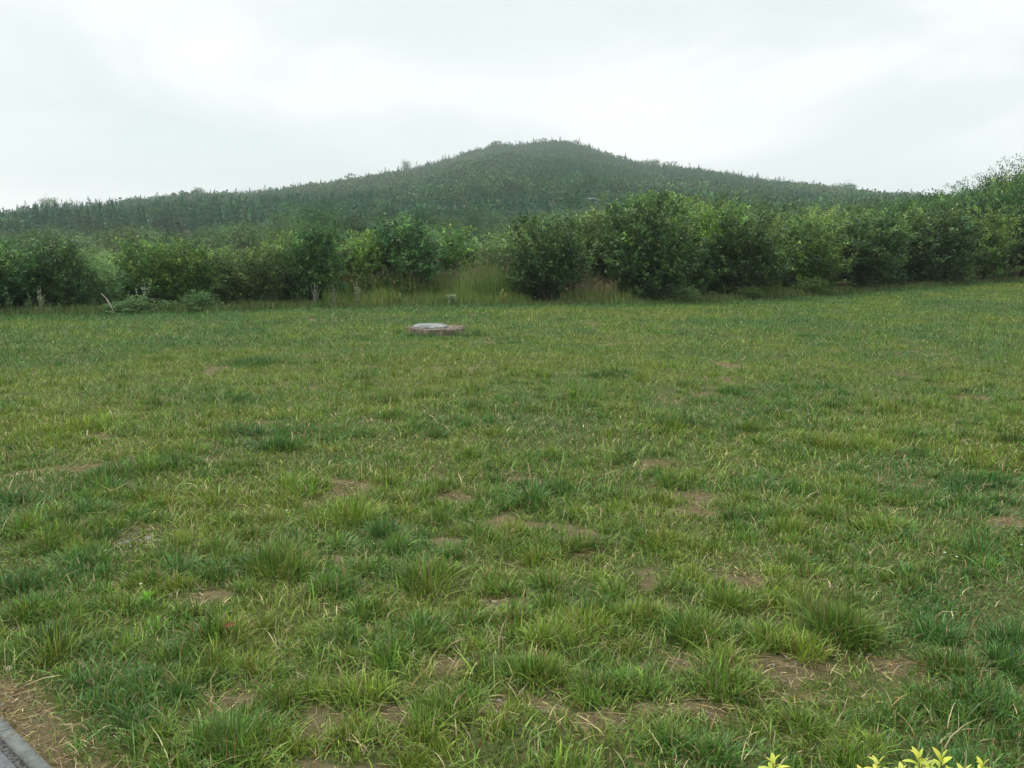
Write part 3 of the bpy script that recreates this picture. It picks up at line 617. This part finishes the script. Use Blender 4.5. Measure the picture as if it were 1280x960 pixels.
# rows behind
TX = [-100, 0, 100, 200, 300, 380, 430, 500, 560, 620, 690, 740, 800, 860, 950, 1020, 1100, 1180, 1230, 1280, 1400]
TY = [314, 313, 311, 309, 310, 304, 306, 293, 296, 303, 272, 274, 250, 252, 258, 268, 260, 250, 236, 222, 214]
for back, dens in ((3.2, 2.1), (5.6, 2.3), (8.5, 2.4), (12, 2.8)):
    px = -70+rs.random()*20
    while px < 1370:
        Y = float(np.interp(px, EX, ED))+back+rs.normal(0, .5)
        top = np.interp(px, TX, TY)+rs.normal(6, 5)-back*.15; X = bearing(px, Y)
        if not (470 < px < 640 and back < 4):
            H = CAM_H+(300-top)/FPX*Y-float(zg(X, Y)); kd = ['green', 'green', 'pale', 'brown', 'green', 'dark'][rs.integers(6)]
            make_shrub(kd, X, Y, H, dens*rs.uniform(.9, 1.2), {'green': 'leafy green', 'pale': 'lighter green', 'brown': 'brownish', 'dark': 'dark green'}[kd]+' thicket shrub, '+{3.2: 'first', 5.6: 'second', 8.5: 'third', 12: 'fourth'}[back]+' behind '+near(px), 'shrubs of the thicket behind the front row')
        px += dens*.72*FPX/Y*rs.uniform(.8, 1.2)

# ------------------------------------------------------------------ tall meadow grass and undergrowth
ru = np.random.default_rng(91); pr = []
def patch(pxa, pxb, b0, b1, n, h0, cols, w=.012, head=0):
    px = ru.uniform(pxa, pxb, n); Y = np.interp(px, EX, ED)+ru.uniform(b0, b1, n); X = (px-640)/FPX*Y
    cl = vn(X*1.4, Y*1.4, 3); k = ru.random(n) < .3+cl; X, Y, cl = X[k], Y[k], cl[k]; n = len(X)
    h = h0*(.55+.7*cl)*np.exp(ru.normal(0, .2, n)); C = np.array(cols)[ru.integers(0, len(cols), n)]*np.exp(ru.normal(0, .18, n))[:, None]
    P = np.stack([X, Y, zg(X, Y)-.01], -1); a_ = ru.random(n)*2*pi; ln = np.abs(ru.normal(.18, .15, n))
    pr.append(blades(P, h, np.full(n, w*1.7), a_, ln, C, 2, ru))
    if head:
        k = ru.random(n) < head; m_ = k.sum(); top = P[k]+np.stack([np.cos(a_[k])*ln[k]*h[k], np.sin(a_[k])*ln[k]*h[k], h[k]*.9], -1)
        rep = 4; D = ru.normal(0, .25, (m_*rep, 3))+[0, 0, 1]; q = np.repeat(top, rep, 0)+ru.normal(0, .012, (m_*rep, 3))
        pr.append(leaves(q, D, .11, .016, np.tile((.24, .19, .12), (m_*rep, 1))*np.exp(ru.normal(0, .25, m_*rep))[:, None], ru))
GY_ = [(.15, .235, .05), (.20, .28, .06), (.12, .21, .05), (.24, .26, .08)]
patch(405, 665, .15, 1.4, 6500, .42, GY_); patch(420, 655, 1.2, 4.2, 9500, .85, GY_[:3]+[(.24, .30, .10)], head=.16); patch(575, 645, 1.0, 4, 2200, 1.05, [(.18, .28, .07), (.15, .25, .06)], head=.1)
patch(700, 772, .2, 2.8, 3600, .62, [(.20, .23, .07), (.15, .22, .05), (.18, .16, .07)], head=.15); patch(735, 790, .1, .8, 900, .4, GY_); patch(940, 975, .2, 1.2, 700, .5, GY_)
V, F, C = join(pr); tag(link('tall_grass', mesh_np('tall_grass', V, F, C), M_PLAIN), 'yellowish green meadow grass with reddish seed heads in the gaps of the shrub row', 'grass', kind='stuff')
pr = []
patch(-120, 1400, -.15, 1.0, 22000, .22, [(.10, .18, .05), (.15, .23, .06), (.12, .20, .05), (.24, .22, .10)], .012)
patch(640, 1060, .0, .6, 2500, .11, [(.22, .16, .09), (.16, .11, .06), (.30, .25, .14)], .014)
n = 16000; px = ru.uniform(-120, 1400, n); Y = np.interp(px, EX, ED)+ru.uniform(.0, 2.2, n); X = (px-640)/FPX*Y; q = vn(X*1.7, Y*1.7, 8); k = ru.random(n) < q; X, Y = X[k], Y[k]; n = len(X)
P = np.stack([X, Y, zg(X, Y)+ru.random(n)*.28*vn(X*1.7, Y*1.7, 8)], -1)
pr.append(leaves(P, ru.normal(0, 1, (n, 3))+[0, 0, .3], .07, .045, mixc((.07, .13, .035), (.17, .22, .07), ru.random(n)), ru))
V, F, C = join(pr); tag(link('undergrowth', mesh_np('undergrowth', V, F, C), M_PLAIN), 'low mixed weeds and dry grass along the foot of the shrub row', 'undergrowth', kind='stuff')

# tall weeds that stand apart
def stalk_weed(px, back, ty_, col, lb, leafy=True, branch=5, seed=0):
    r_ = np.random.default_rng(int(px)+seed); Y = float(np.interp(px, EX, ED))+back; X = bearing(px, Y); z = float(zg(X, Y)); H = CAM_H+(300-ty_)/FPX*Y-z
    ro = bpy.data.objects.new('tall_weed', None); COL.objects.link(ro); ro.location = (X, Y, z); tag(ro, lb, 'weed', 'tall weeds at the lawn edge')
    sp = []; Ps = []; Ds = []
    for s in range(branch):
        a_ = r_.random()*6.28; e0 = np.array([cos(a_)*.16*H*(s > 0)*r_.uniform(.5, 1.6), sin(a_)*.15*H*(s > 0), H*(1 if s == 0 else r_.uniform(.6, .95))])
        pts = [e0*np.array([t**1.5, t**1.5, t]) for t in np.linspace(0, 1, 6)]; sp.append(tube(pts, np.linspace(.010, .004, 6), 4))
        k_ = 14 if leafy else 5
        for q in range(k_):
            t = r_.uniform(.2, 1); Ps.append(e0*np.array([t**1.5, t**1.5, t])); Ds.append([r_.normal(), r_.normal(), .8])
    V, F, C = join(sp); link('stalk', mesh_np('stalk', V, F, np.tile(np.array(col)*.9, (len(V), 1))), M_PLAIN, ro)
    P = np.array(Ps); V, F, C = leaves(P, np.array(Ds), .08 if leafy else .04, .028 if leafy else .015, np.tile(col, (len(P), 1))*np.exp(r_.normal(0, .2, len(P)))[:, None], r_); link('leaf_spray', mesh_np('leaf_spray', V, F, C), M_PLAIN, ro)
WD = [(12, .1, 372, (.15, .23, .09), 'short pale green weed closest to where the row leaves the view'), (37, .1, 368, (.15, .23, .09), 'pale green weed spike in front of the dense dark shrub'), (52, .1, 358, (.30, .34, .22), 'tallest pale weed spike in front of the dense dark shrub'),
      (74, .1, 380, (.15, .23, .09), 'stubby pale weed in front of the speckled dark shrub'), (180, .5, 345, (.26, .32, .20), 'silvery upright weed rising from the low silvery plant'), (447, .2, 352, (.30, .32, .20), 'pale green weed spike left of the meadow grass'), (628, .2, 362, (.30, .30, .08), 'yellowish weed at the near rim of the meadow grass'),
      (500, .2, 366, (.18, .24, .07), 'green weed at the near rim of the meadow grass'), (1268, .3, 330, (.26, .20, .12), 'brown weed stalks in front of the last dark shrub')]
for a_, b_, c_, d_, lb in WD: stalk_weed(a_, b_, c_, d_, lb)
stalk_weed(394, .15, 352, (.34, .31, .25), 'pale bare dead weed with forked stalks, left one of a pair', False, 8)
stalk_weed(417, .15, 355, (.34, .31, .25), 'pale bare dead weed with forked stalks, right one of a pair', False, 7)
Y = 24.5; X = bearing(140, Y); z = float(zg(X, Y)); V, F, C = tube([(X+.12, Y-.1, z), (X, Y, z+.18), (X-.16, Y+.1, z+.40), (X-.30, Y+.15, z+.52)], [.02, .018, .014, .008], 6)
tag(link('stick', mesh_np('stick', V, F), noisemat('grey_wood', [(.3, (.20, .19, .16)), (.7, (.34, .32, .28))], 8)), 'bare grey stick leaning out from under the pale flowering shrub', 'stick')

# ------------------------------------------------------------------ broadleaf trees
def tree_proto(seed, H=5, Wd=4.5, lobes=10, twigs=26, per=9, leaf=.20, base=(.055, .11, .04), young=(.13, .21, .065), trunk_h=.3, airy=.0):
    r = np.random.default_rng(seed); tr_ = []; Ps, Ds, Cs = [], [], []
    fork = np.array([r.normal(0, .08), r.normal(0, .08), H*trunk_h]); k_ = H/5
    tr_.append(tube([(0, 0, -.1), fork*np.array([.3, .6, .5]), fork], [.13*k_, .10*k_, .085*k_], 8))
    for l_ in range(lobes):
        a_ = l_*2.4+r.normal(0, .3); v = (l_+.6)/lobes; hz = H*(trunk_h+.12+(.90-trunk_h-.12)*v); rad = Wd/2*math.sqrt(max(.03, 1-((v-.35)/.72)**2))*r.uniform(.55, .9)
        c = np.array([rad*cos(a_)*.75, rad*sin(a_)*.75, hz-.06*H]); mid_ = fork+(c-fork)*.5+np.array([0, 0, .06*H])
        tr_.append(tube([fork, mid_, c], [.06*k_, .04*k_, .015*k_], 5)); lr = Wd*r.uniform(.19, .30)*(1-.15*v)
        lc = np.clip(r.normal(.35, .32), 0, 1); lb_ = math.exp(r.normal(0, .22))
        for t_ in range(twigs):
            u = r.normal(0, 1, 3); u /= np.linalg.norm(u); u[2] = u[2]*.75+.12; q = c+u*lr*r.uniform(.45, 1.12+airy)
            tl = leaf*1.5; m_ = per; pp_ = q+r.normal(0, 1, (m_, 3))*tl*np.array([1, 1, .5]); Ps.append(pp_); Ds.append(u+r.normal(0, .7, (m_, 3)))
            col = mixc(base, young, np.array([np.clip(lc+r.normal(0, .18), 0, 1)]))[0]*lb_; Cs.append(np.tile(col, (m_, 1))*np.exp(r.normal(0, .18, m_))[:, None])
    P = np.concatenate(Ps); D = np.concatenate(Ds); C = np.concatenate(Cs); n_ = len(P)
    P[:, 2] = np.clip(P[:, 2], .15, None)
    V, F, C = leaves(P, D, leaf*np.exp(r.normal(0, .25, n_)), leaf*.55, C, r)
    f_ = mesh_np('crown', V, F, C); f_.materials.append(M_TREE); V, F, _ = join(tr_); t_ = mesh_np('trunk', V, F, smooth=True); t_.materials.append(M_BARK)
    return f_, t_, V
TR = {'mid': [tree_proto(100+i) for i in range(4)], 'pale': [tree_proto(110+i, base=(.09, .16, .06), young=(.17, .26, .10)) for i in range(3)],
      'near': [tree_proto(120+i, lobes=15, twigs=60, per=14, leaf=.095, base=(.05, .11, .035), young=(.10, .18, .045), airy=.15) for i in range(3)],
      'lacy': [tree_proto(130+i, lobes=13, twigs=44, per=14, leaf=.11, base=(.035, .08, .030), young=(.08, .14, .045), airy=.15) for i in range(2)]}
rt = np.random.default_rng(300)
def make_tree(kind, X, Y, H, Wd, label, group=None):
    me = TR[kind][rt.integers(len(TR[kind]))]; z = float(zg(X, Y)); r = bpy.data.objects.new('broadleaf_tree', None); COL.objects.link(r)
    r.location = (X, Y, z-.05); r.rotation_euler.z = rt.random()*6.28; r.scale = (Wd/4.5, Wd/4.5, H/5); tag(r, label, 'tree', group)
    for nm, q in (('crown', me[0]), ('trunk', me[1])):
        o = bpy.data.objects.new(nm, q); COL.objects.link(o); o.parent = r
# ones that stand out: bearing, distance, row of top, width px
for px, Y, ty_, wp, kd, lb in [
    (1192, 52, 230, 60, 'near', 'green tree just left of the tallest tree beyond the last shrubs'), (1235, 50, 209, 56, 'lacy', 'open branched tree with lacy crown against the sky beyond the last shrubs'),
    (1283, 50, 200, 70, 'lacy', 'tallest open branched tree at the end of the row against the sky'), (1262, 53, 226, 84, 'near', 'dense green tree below the lacy crowns at the end of the row'), (1320, 50, 210, 90, 'near', 'big tree at the edge of the view past the lacy crowns'),
    (1150, 55, 243, 70, 'near', 'rounded green tree before the lacy crowns, left of the tall pair'), (1205, 48, 236, 80, 'near', 'bushy green tree below the open branched one'),
    (1085, 70, 247, 70, 'mid', 'rounded tree at the foot of the hill above the deep green shrub'), (1045, 75, 250, 60, 'pale', 'pale rounded tree above the arching green shrub'), (985, 72, 252, 80, 'mid', 'wide mid green tree above the dark round shrub'),
    (950, 62, 252, 66, 'near', 'leafy tree rising above the dark round shrub spilling on the lawn'), (855, 60, 243, 60, 'pale', 'bright green tree behind the biggest dark shrub'), (820, 56, 241, 60, 'near', 'full green tree behind the top of the biggest dark shrub'),
    (780, 58, 252, 46, 'pale', 'yellowish green tree left of the one behind the biggest dark shrub'), (534, 62, 257, 34, 'lacy', 'young tree with a tuft of feathery leaves above the thicket'), (592, 95, 253, 34, 'pale', 'slim pale tree in front of the conifer belt'),
    (405, 60, 254, 60, 'lacy', 'sparse tree with lacy grey green crown rising over the tall dark shrub'), (440, 64, 268, 50, 'lacy', 'low sparse tree next to the lacy grey green one'), (355, 70, 270, 44, 'pale', 'pale tree with silvery leaf undersides above the thicket'),
    (725, 80, 272, 46, 'pale', 'pale rounded tree above the upright dark shrub'), (660, 88, 272, 50, 'mid', 'small rounded tree above the thicket below the summit'), (905, 66, 246, 60, 'mid', 'green tree filling the skyline of the thicket right of the biggest shrub')]:
    X = bearing(px, Y); make_tree(kd, X, Y, CAM_H+(300-ty_)/FPX*Y-float(zg(X, Y)), wp/FPX*Y*1.1, lb)
MX = [-100, 0, 100, 200, 300, 375, 410, 450, 535, 590, 640, 700, 780, 850, 1000, 1100, 1200, 1280, 1400]
MY = [284, 284, 279, 282, 282, 272, 270, 274, 270, 269, 273, 268, 264, 250, 256, 252, 240, 222, 215]
mid_n = 0
for Y0 in np.arange(58, 150, 10.5):
    px = -60+rt.random()*40
    while px < 1350:
        Y = Y0+rt.normal(0, 2); X = bearing(px, Y); g_ = float(zg(X, Y)); wob = 10*(fbm(X/18, Y/18, 12, 2)-.5)*2
        tp = min(np.interp(px, MX, MY)+rt.normal(3, 7)+wob*.5, 297); H = CAM_H+(300-tp)/FPX*Y-g_; H = min(H, 9.5)
        ytop = 300-(H+g_-CAM_H)/Y*FPX
        if ytop < np.interp(px, TX, TY)+2:
            kd = ['mid', 'pale', 'pale', 'mid', 'near'][rt.integers(5)] if Y < 80 else ['mid', 'pale', 'mid'][rt.integers(3)]
            make_tree(kd, X, Y, H, max(4.0, H*.95)*rt.uniform(.85, 1.15), {'pale': 'pale round', 'mid': 'mid green round', 'near': 'leafy dark'}[kd]+' tree, '+['nearest', 'second', 'third', 'fourth', 'fifth', 'sixth', 'seventh', 'eighth', 'farthest'][int((Y0-58)/10.5)]+' row, above '+near(px), 'trees between the thicket and the hill')
            mid_n += 1
        px += 6.0*FPX/Y*rt.uniform(.8, 1.25)
print('mid trees', mid_n)

# ------------------------------------------------------------------ hill forest
def conifer_arrays(r, n=60, H=5.0, R=1.15, base=(.023, .105, .043)):
    t = r.random(n)**.75; az_ = r.random(n)*2*pi; rad = R*(1-t)**.95*r.uniform(.2, .85, n); P = np.stack([rad*np.cos(az_), rad*np.sin(az_), H*(.06+.9*t)], -1)
    D = np.stack([np.cos(az_), np.sin(az_), r.uniform(-.1, 1.1, n)], -1); l = R*(.17+.62*(1-t)); C = np.tile(base, (n, 1))*np.exp(r.normal(0, .22, n))[:, None]
    q = leaves(P, D, l, l*.62, C, r); top = leaves(np.array([[0, 0, H*.78]]*2), np.array([[.03, 0, 1], [-.02, .03, 1.]]), H*.26, .17, np.tile(base, (2, 1)), r)
    return join([q, top])
def round_arrays(r, n=90, H=5.0, R=2.3, base=(.06, .135, .05)):
    lob = r.normal(0, 1, (5, 3)); lob /= np.linalg.norm(lob, axis=1)[:, None]; lob *= .5
    u = r.normal(0, 1, (n, 3)); u /= np.linalg.norm(u, axis=1)[:, None]; li = r.integers(0, 5, n); c = lob[li]+u*.55; P = np.stack([c[:, 0]*R, c[:, 1]*R, H*.55+c[:, 2]*H*.42], -1)
    C = np.tile(base, (n, 1))*np.exp(r.normal(0, .12, 5))[li][:, None]*np.exp(r.normal(0, .18, n))[:, None]
    return leaves(P, u+r.normal(0, .6, (n, 3)), R*.42, R*.26, C, r)
rf = np.random.default_rng(500)
CON = [conifer_arrays(rf, 62) for _ in range(6)]; RND = [round_arrays(rf, 95) for _ in range(6)]
xs, ys = [], []
Y = 152.0
while Y < 640:
    sp_ = np.interp(Y, [150, 220, 400, 640], [3.4, 3.2, 2.9, 2.8]); n = int(1.16*Y/sp_); X = (np.arange(n)-n/2+rf.uniform(-.4, .4, n))*sp_; xs.append(X); ys.append(Y+rf.uniform(-.45, .45, n)*sp_); Y += sp_
X = np.concatenate(xs); Y = np.concatenate(ys); u = X/Y*FPX+640; Rr = np.interp(u, HX, HR); k = Y < Rr+10; X, Y, u, Rr = X[k], Y[k], u[k], Rr[k]; Z = zg(X, Y); n = len(X)
kn = fbm(X/26, Y/40, 13, 3)+.10*rf.normal(0, 1, n)*.5; is_r = kn > np.interp(Y/Rr, [0, .5, .9, 1], [.50, .555, .58, .64])
is_r &= ~((np.abs(Y-205) < 12) & (u < 470)) & ~((np.abs(Y-185) < 8) & (u > 420) & (u < 820))
is_r |= (u > 1010) & (rf.random(n) < .75)
Hh = np.where(is_r, rf.uniform(3.6, 5.6, n), rf.uniform(4.0, 5.8, n))*np.interp(Y, [150, 250, 640], [1.05, 1.0, .95]); Hh *= np.where((np.abs(Y-Rr) < 12) & (rf.random(n) < .30), rf.uniform(1.1, 1.45, n), 1)
Hh = np.where((np.abs(Y-205) < 12) & (u < 470), Hh*1.3, Hh)
keep = ~(is_r & (rf.random(n) < .42)); X, Y, Z, u, Rr, is_r, Hh = [q[keep] for q in (X, Y, Z, u, Rr, is_r, Hh)]; n = len(X)
pop = fbm(X/45, Y/70, 10, 3)
vis = Hh/Y+((np.abs(Y-Rr) < 8) & (rf.random(n) < .35))*.5
vis[(u < -10) | (u > 1290) | (Y < 190) & (u < 460) | (Y < 162)] = 0
ind = np.zeros(n, bool)
for m_ in (is_r, ~is_r):
    c_ = np.where(m_)[0]; ind[c_[np.argsort(-vis[c_])[:(270 if m_ is is_r else 185)]]] = True
print('forest', n, ind.sum())
meC = []; meR = []
for k_ in range(6):
    V, F, C = conifer_arrays(np.random.default_rng(700+k_), 190, base=(.022, .095, .040)); q = mesh_np('conifer_tree', V, F, C); q.materials.append(M_CONI); meC.append(q)
    V, F, C = round_arrays(np.random.default_rng(720+k_), 260); V = V*1.0; q = mesh_np('round_tree', V, F, C); q.materials.append(M_TREE); meR.append(q)
drop = (Y < 190) & (u < 460) | (Y < 162)
X, Y, Z, u, Rr, is_r, Hh, pop, ind = [q[~drop] for q in (X, Y, Z, u, Rr, is_r, Hh, pop, ind)]; n = len(X)
def zone(u_, Y_, R_y):
    a_ = 'on the skyline' if abs(Y_-R_y) < 12 else 'at the foot'
    return a_+(' of the low ridge' if u_ < 430 else (' of the long shoulder climbing to the summit' if u_ < 560 else (' of the hill around its summit' if u_ < 760 else ' of the slope falling away past the summit')))
for q in np.where(ind)[0]:
    me = (meR if is_r[q] else meC)[rf.integers(6)]; o = bpy.data.objects.new('round_tree' if is_r[q] else 'conifer_tree', me); COL.objects.link(o)
    s = Hh[q]/5; wd = s*rf.uniform(.85, 1.15)*(1 if is_r[q] else .8); o.location = (X[q], Y[q], Z[q]-.1); o.scale = (wd, wd, s); o.rotation_euler.z = rf.random()*6.28
    z_ = ('skyline' if abs(Y[q]-Rr[q]) < 12 else 'hill foot')+' above '+near(u[q]); tag(o, (('tall ' if Hh[q] > 5.3 else 'small ' if Hh[q] < 4.6 else '')+('round leafy tree ' if is_r[q] else 'dark conifer '))+('on the skyline' if 'sky' in z_ else 'at the hill foot')+' above '+near(u[q]), 'tree', ('round trees ' if is_r[q] else 'conifers ')+z_)
# a belt of upright conifers along the foot of the hill
for px_ in np.arange(-12, 1010, 10.5):
    px_ = px_+rf.uniform(-4, 4); left = px_ < 440; Yb = (178 if left else 152)+rf.uniform(-5, 5); Xb = bearing(px_, Yb); zb = float(zg(Xb, Yb))
    tp = np.interp(px_, [0, 200, 440, 600, 800, 1010], [267, 259, 259, 266, 263, 258])+rf.normal(0, 3.0); Hb = np.clip(CAM_H+(300-tp)/FPX*Yb-zb, 3.0, 8.5)
    if rf.random() < .15: continue
    o = bpy.data.objects.new('conifer_tree', meC[rf.integers(6)]); COL.objects.link(o); o.location = (Xb, Yb, zb-.1); w_ = rf.uniform(.55, .75)*(1.1 if left else 1.0); o.scale = (w_, w_, Hb/5); o.rotation_euler.z = rf.random()*6.28
    tag(o, ('taller' if tp < 264 else 'shorter')+' upright conifer in the dark row above '+near(px_), 'tree', 'upright conifers in the dark row below the slope')
def forest(sel, protos, name, label):
    Vs, Fs, Cs, off = [], [], [], 0; w_ = rf.integers(0, 6, n)
    for p in range(6):
        ii = np.where(sel & (w_ == p))[0]
        if not len(ii): continue
        V, F, C = protos[p]; a_ = rf.random(len(ii))*6.28; ca, sa = np.cos(a_)[:, None], np.sin(a_)[:, None]; s = (Hh[ii]/5)[:, None]; wd = s*rf.uniform(.85, 1.15, len(ii))[:, None]
        x_ = (V[None, :, 0]*ca-V[None, :, 1]*sa)*wd+X[ii][:, None]; y_ = (V[None, :, 0]*sa+V[None, :, 1]*ca)*wd+Y[ii][:, None]; z_ = V[None, :, 2]*s+Z[ii][:, None]-.1
        Vs.append(np.stack([x_, y_, z_], -1).reshape(-1, 3)); Fs.append((F[None]+np.arange(len(ii))[:, None, None]*len(V)).reshape(-1, 3)+off)
        vary = np.exp(rf.normal(0, .08, len(ii)))[:, None, None]*(1+.9*(pop[ii]-.5))[:, None, None]*np.stack([1+1.2*(pop[ii]-.5), np.ones(len(ii)), 1-.4*(pop[ii]-.5)], -1)[:, None, :]
        Cs.append((C[None]*vary).reshape(-1, 3)); off += len(ii)*len(V)
    V, F, C = np.concatenate(Vs), np.concatenate(Fs), np.concatenate(Cs); tag(link(name, mesh_np(name, V, F, C), M_FOREST), label, 'forest', kind='stuff')
forest(~is_r & ~ind, CON, 'conifer_forest', 'dense dark conifer wood covering the hill to its summit')
forest(is_r & ~ind, RND, 'broadleaf_forest', 'paler rounded trees mixed through the conifer wood on the hill')
for px, ty_, wp, kd, lb in [(70, 246, 26, 'mid', 'rounded tree standing above the low ridge skyline near its lower end'), (255, 235, 20, 'lacy', 'sparse airy tree standing above the low ridge skyline'), (510, 203, 14, 'lacy', 'thin reddish tree poking above the shoulder skyline'),
                            (815, 201, 18, 'mid', 'rounded tree poking above the skyline just past the summit'), (1048, 229, 34, 'mid', 'broad rounded tree on the falling skyline'), (130, 255, 20, 'mid', 'small rounded tree on the low ridge skyline'), (995, 228, 14, 'mid', 'narrow leafy tree on the falling skyline')]:
    Rr_ = float(np.interp(px, HX, HR)); X_ = bearing(px, Rr_); z_ = float(zg(X_, Rr_)); make_tree(kd, X_, Rr_, CAM_H+(300-ty_)/FPX*Rr_-z_, wp/FPX*Rr_, lb)

for px_, Y_, t_ in ((742, 120, 258), (728, 135, 261)): make_tree('pale', bearing(px_, Y_), Y_, CAM_H+(300-t_)/FPX*Y_-float(zg(bearing(px_, Y_), Y_)), 4.2, 'pale rounded tree hiding the post of the white street lamp' if Y_ == 120 else 'pale tree just left of the white street lamp')
# street lamp among the trees
Yl = 205; Xl = bearing(738, Yl); zl = float(zg(Xl, Yl)); Hl = CAM_H+(300-249)/FPX*Yl-zl
r = bpy.data.objects.new('street_lamp', None); COL.objects.link(r); r.location = (Xl, Yl, zl); tag(r, 'white street lamp with curved arm showing above the trees below the summit', 'street lamp')
V, F, C = tube([(.9, 0, 0), (.9, 0, Hl*.55), (.9, 0, Hl*.9), (.75, 0, Hl*.98), (.3, 0, Hl), (-.2, 0, Hl-.05)], [.08, .07, .06, .05, .05, .05], 8); link('pole', mesh_np('pole', V, F, smooth=True), M_LAMP, r)
V, F, C = tube([(-.1, 0, Hl-.04), (-.35, 0, Hl-.07), (-1.0, 0, Hl-.14), (-1.15, 0, Hl-.17)], [.07, .16, .18, .07], 10); V[:, 2] = Hl-.1+(V[:, 2]-Hl+.1)*.7; link('lamp_head', mesh_np('lamp_head', V, F, smooth=True), M_LAMP, r)

# ------------------------------------------------------------------ air
V = np.array([(x, y, z) for x in (-980, 980) for y in (-980, 980) for z in (-110, 95)], float)
F = np.array([(0, 1, 3), (0, 3, 2), (4, 6, 7), (4, 7, 5), (0, 4, 5), (0, 5, 1), (2, 3, 7), (2, 7, 6), (0, 2, 6), (0, 6, 4), (1, 5, 7), (1, 7, 3)])
m = bpy.data.materials.new('haze'); m.use_nodes = True; t = m.node_tree; t.nodes.clear(); o_ = t.nodes.new('ShaderNodeOutputMaterial'); v_ = t.nodes.new('ShaderNodeVolumePrincipled')
v_.inputs['Color'].default_value = (.88, .97, .97, 1); v_.inputs['Density'].default_value = .00043; v_.inputs['Anisotropy'].default_value = 0.2
t.links.new(v_.outputs[0], o_.inputs['Volume'])
tag(link('haze', mesh_np('haze', V, F), m), 'thin damp haze hanging between the lawn and the hill', 'haze', kind='stuff')
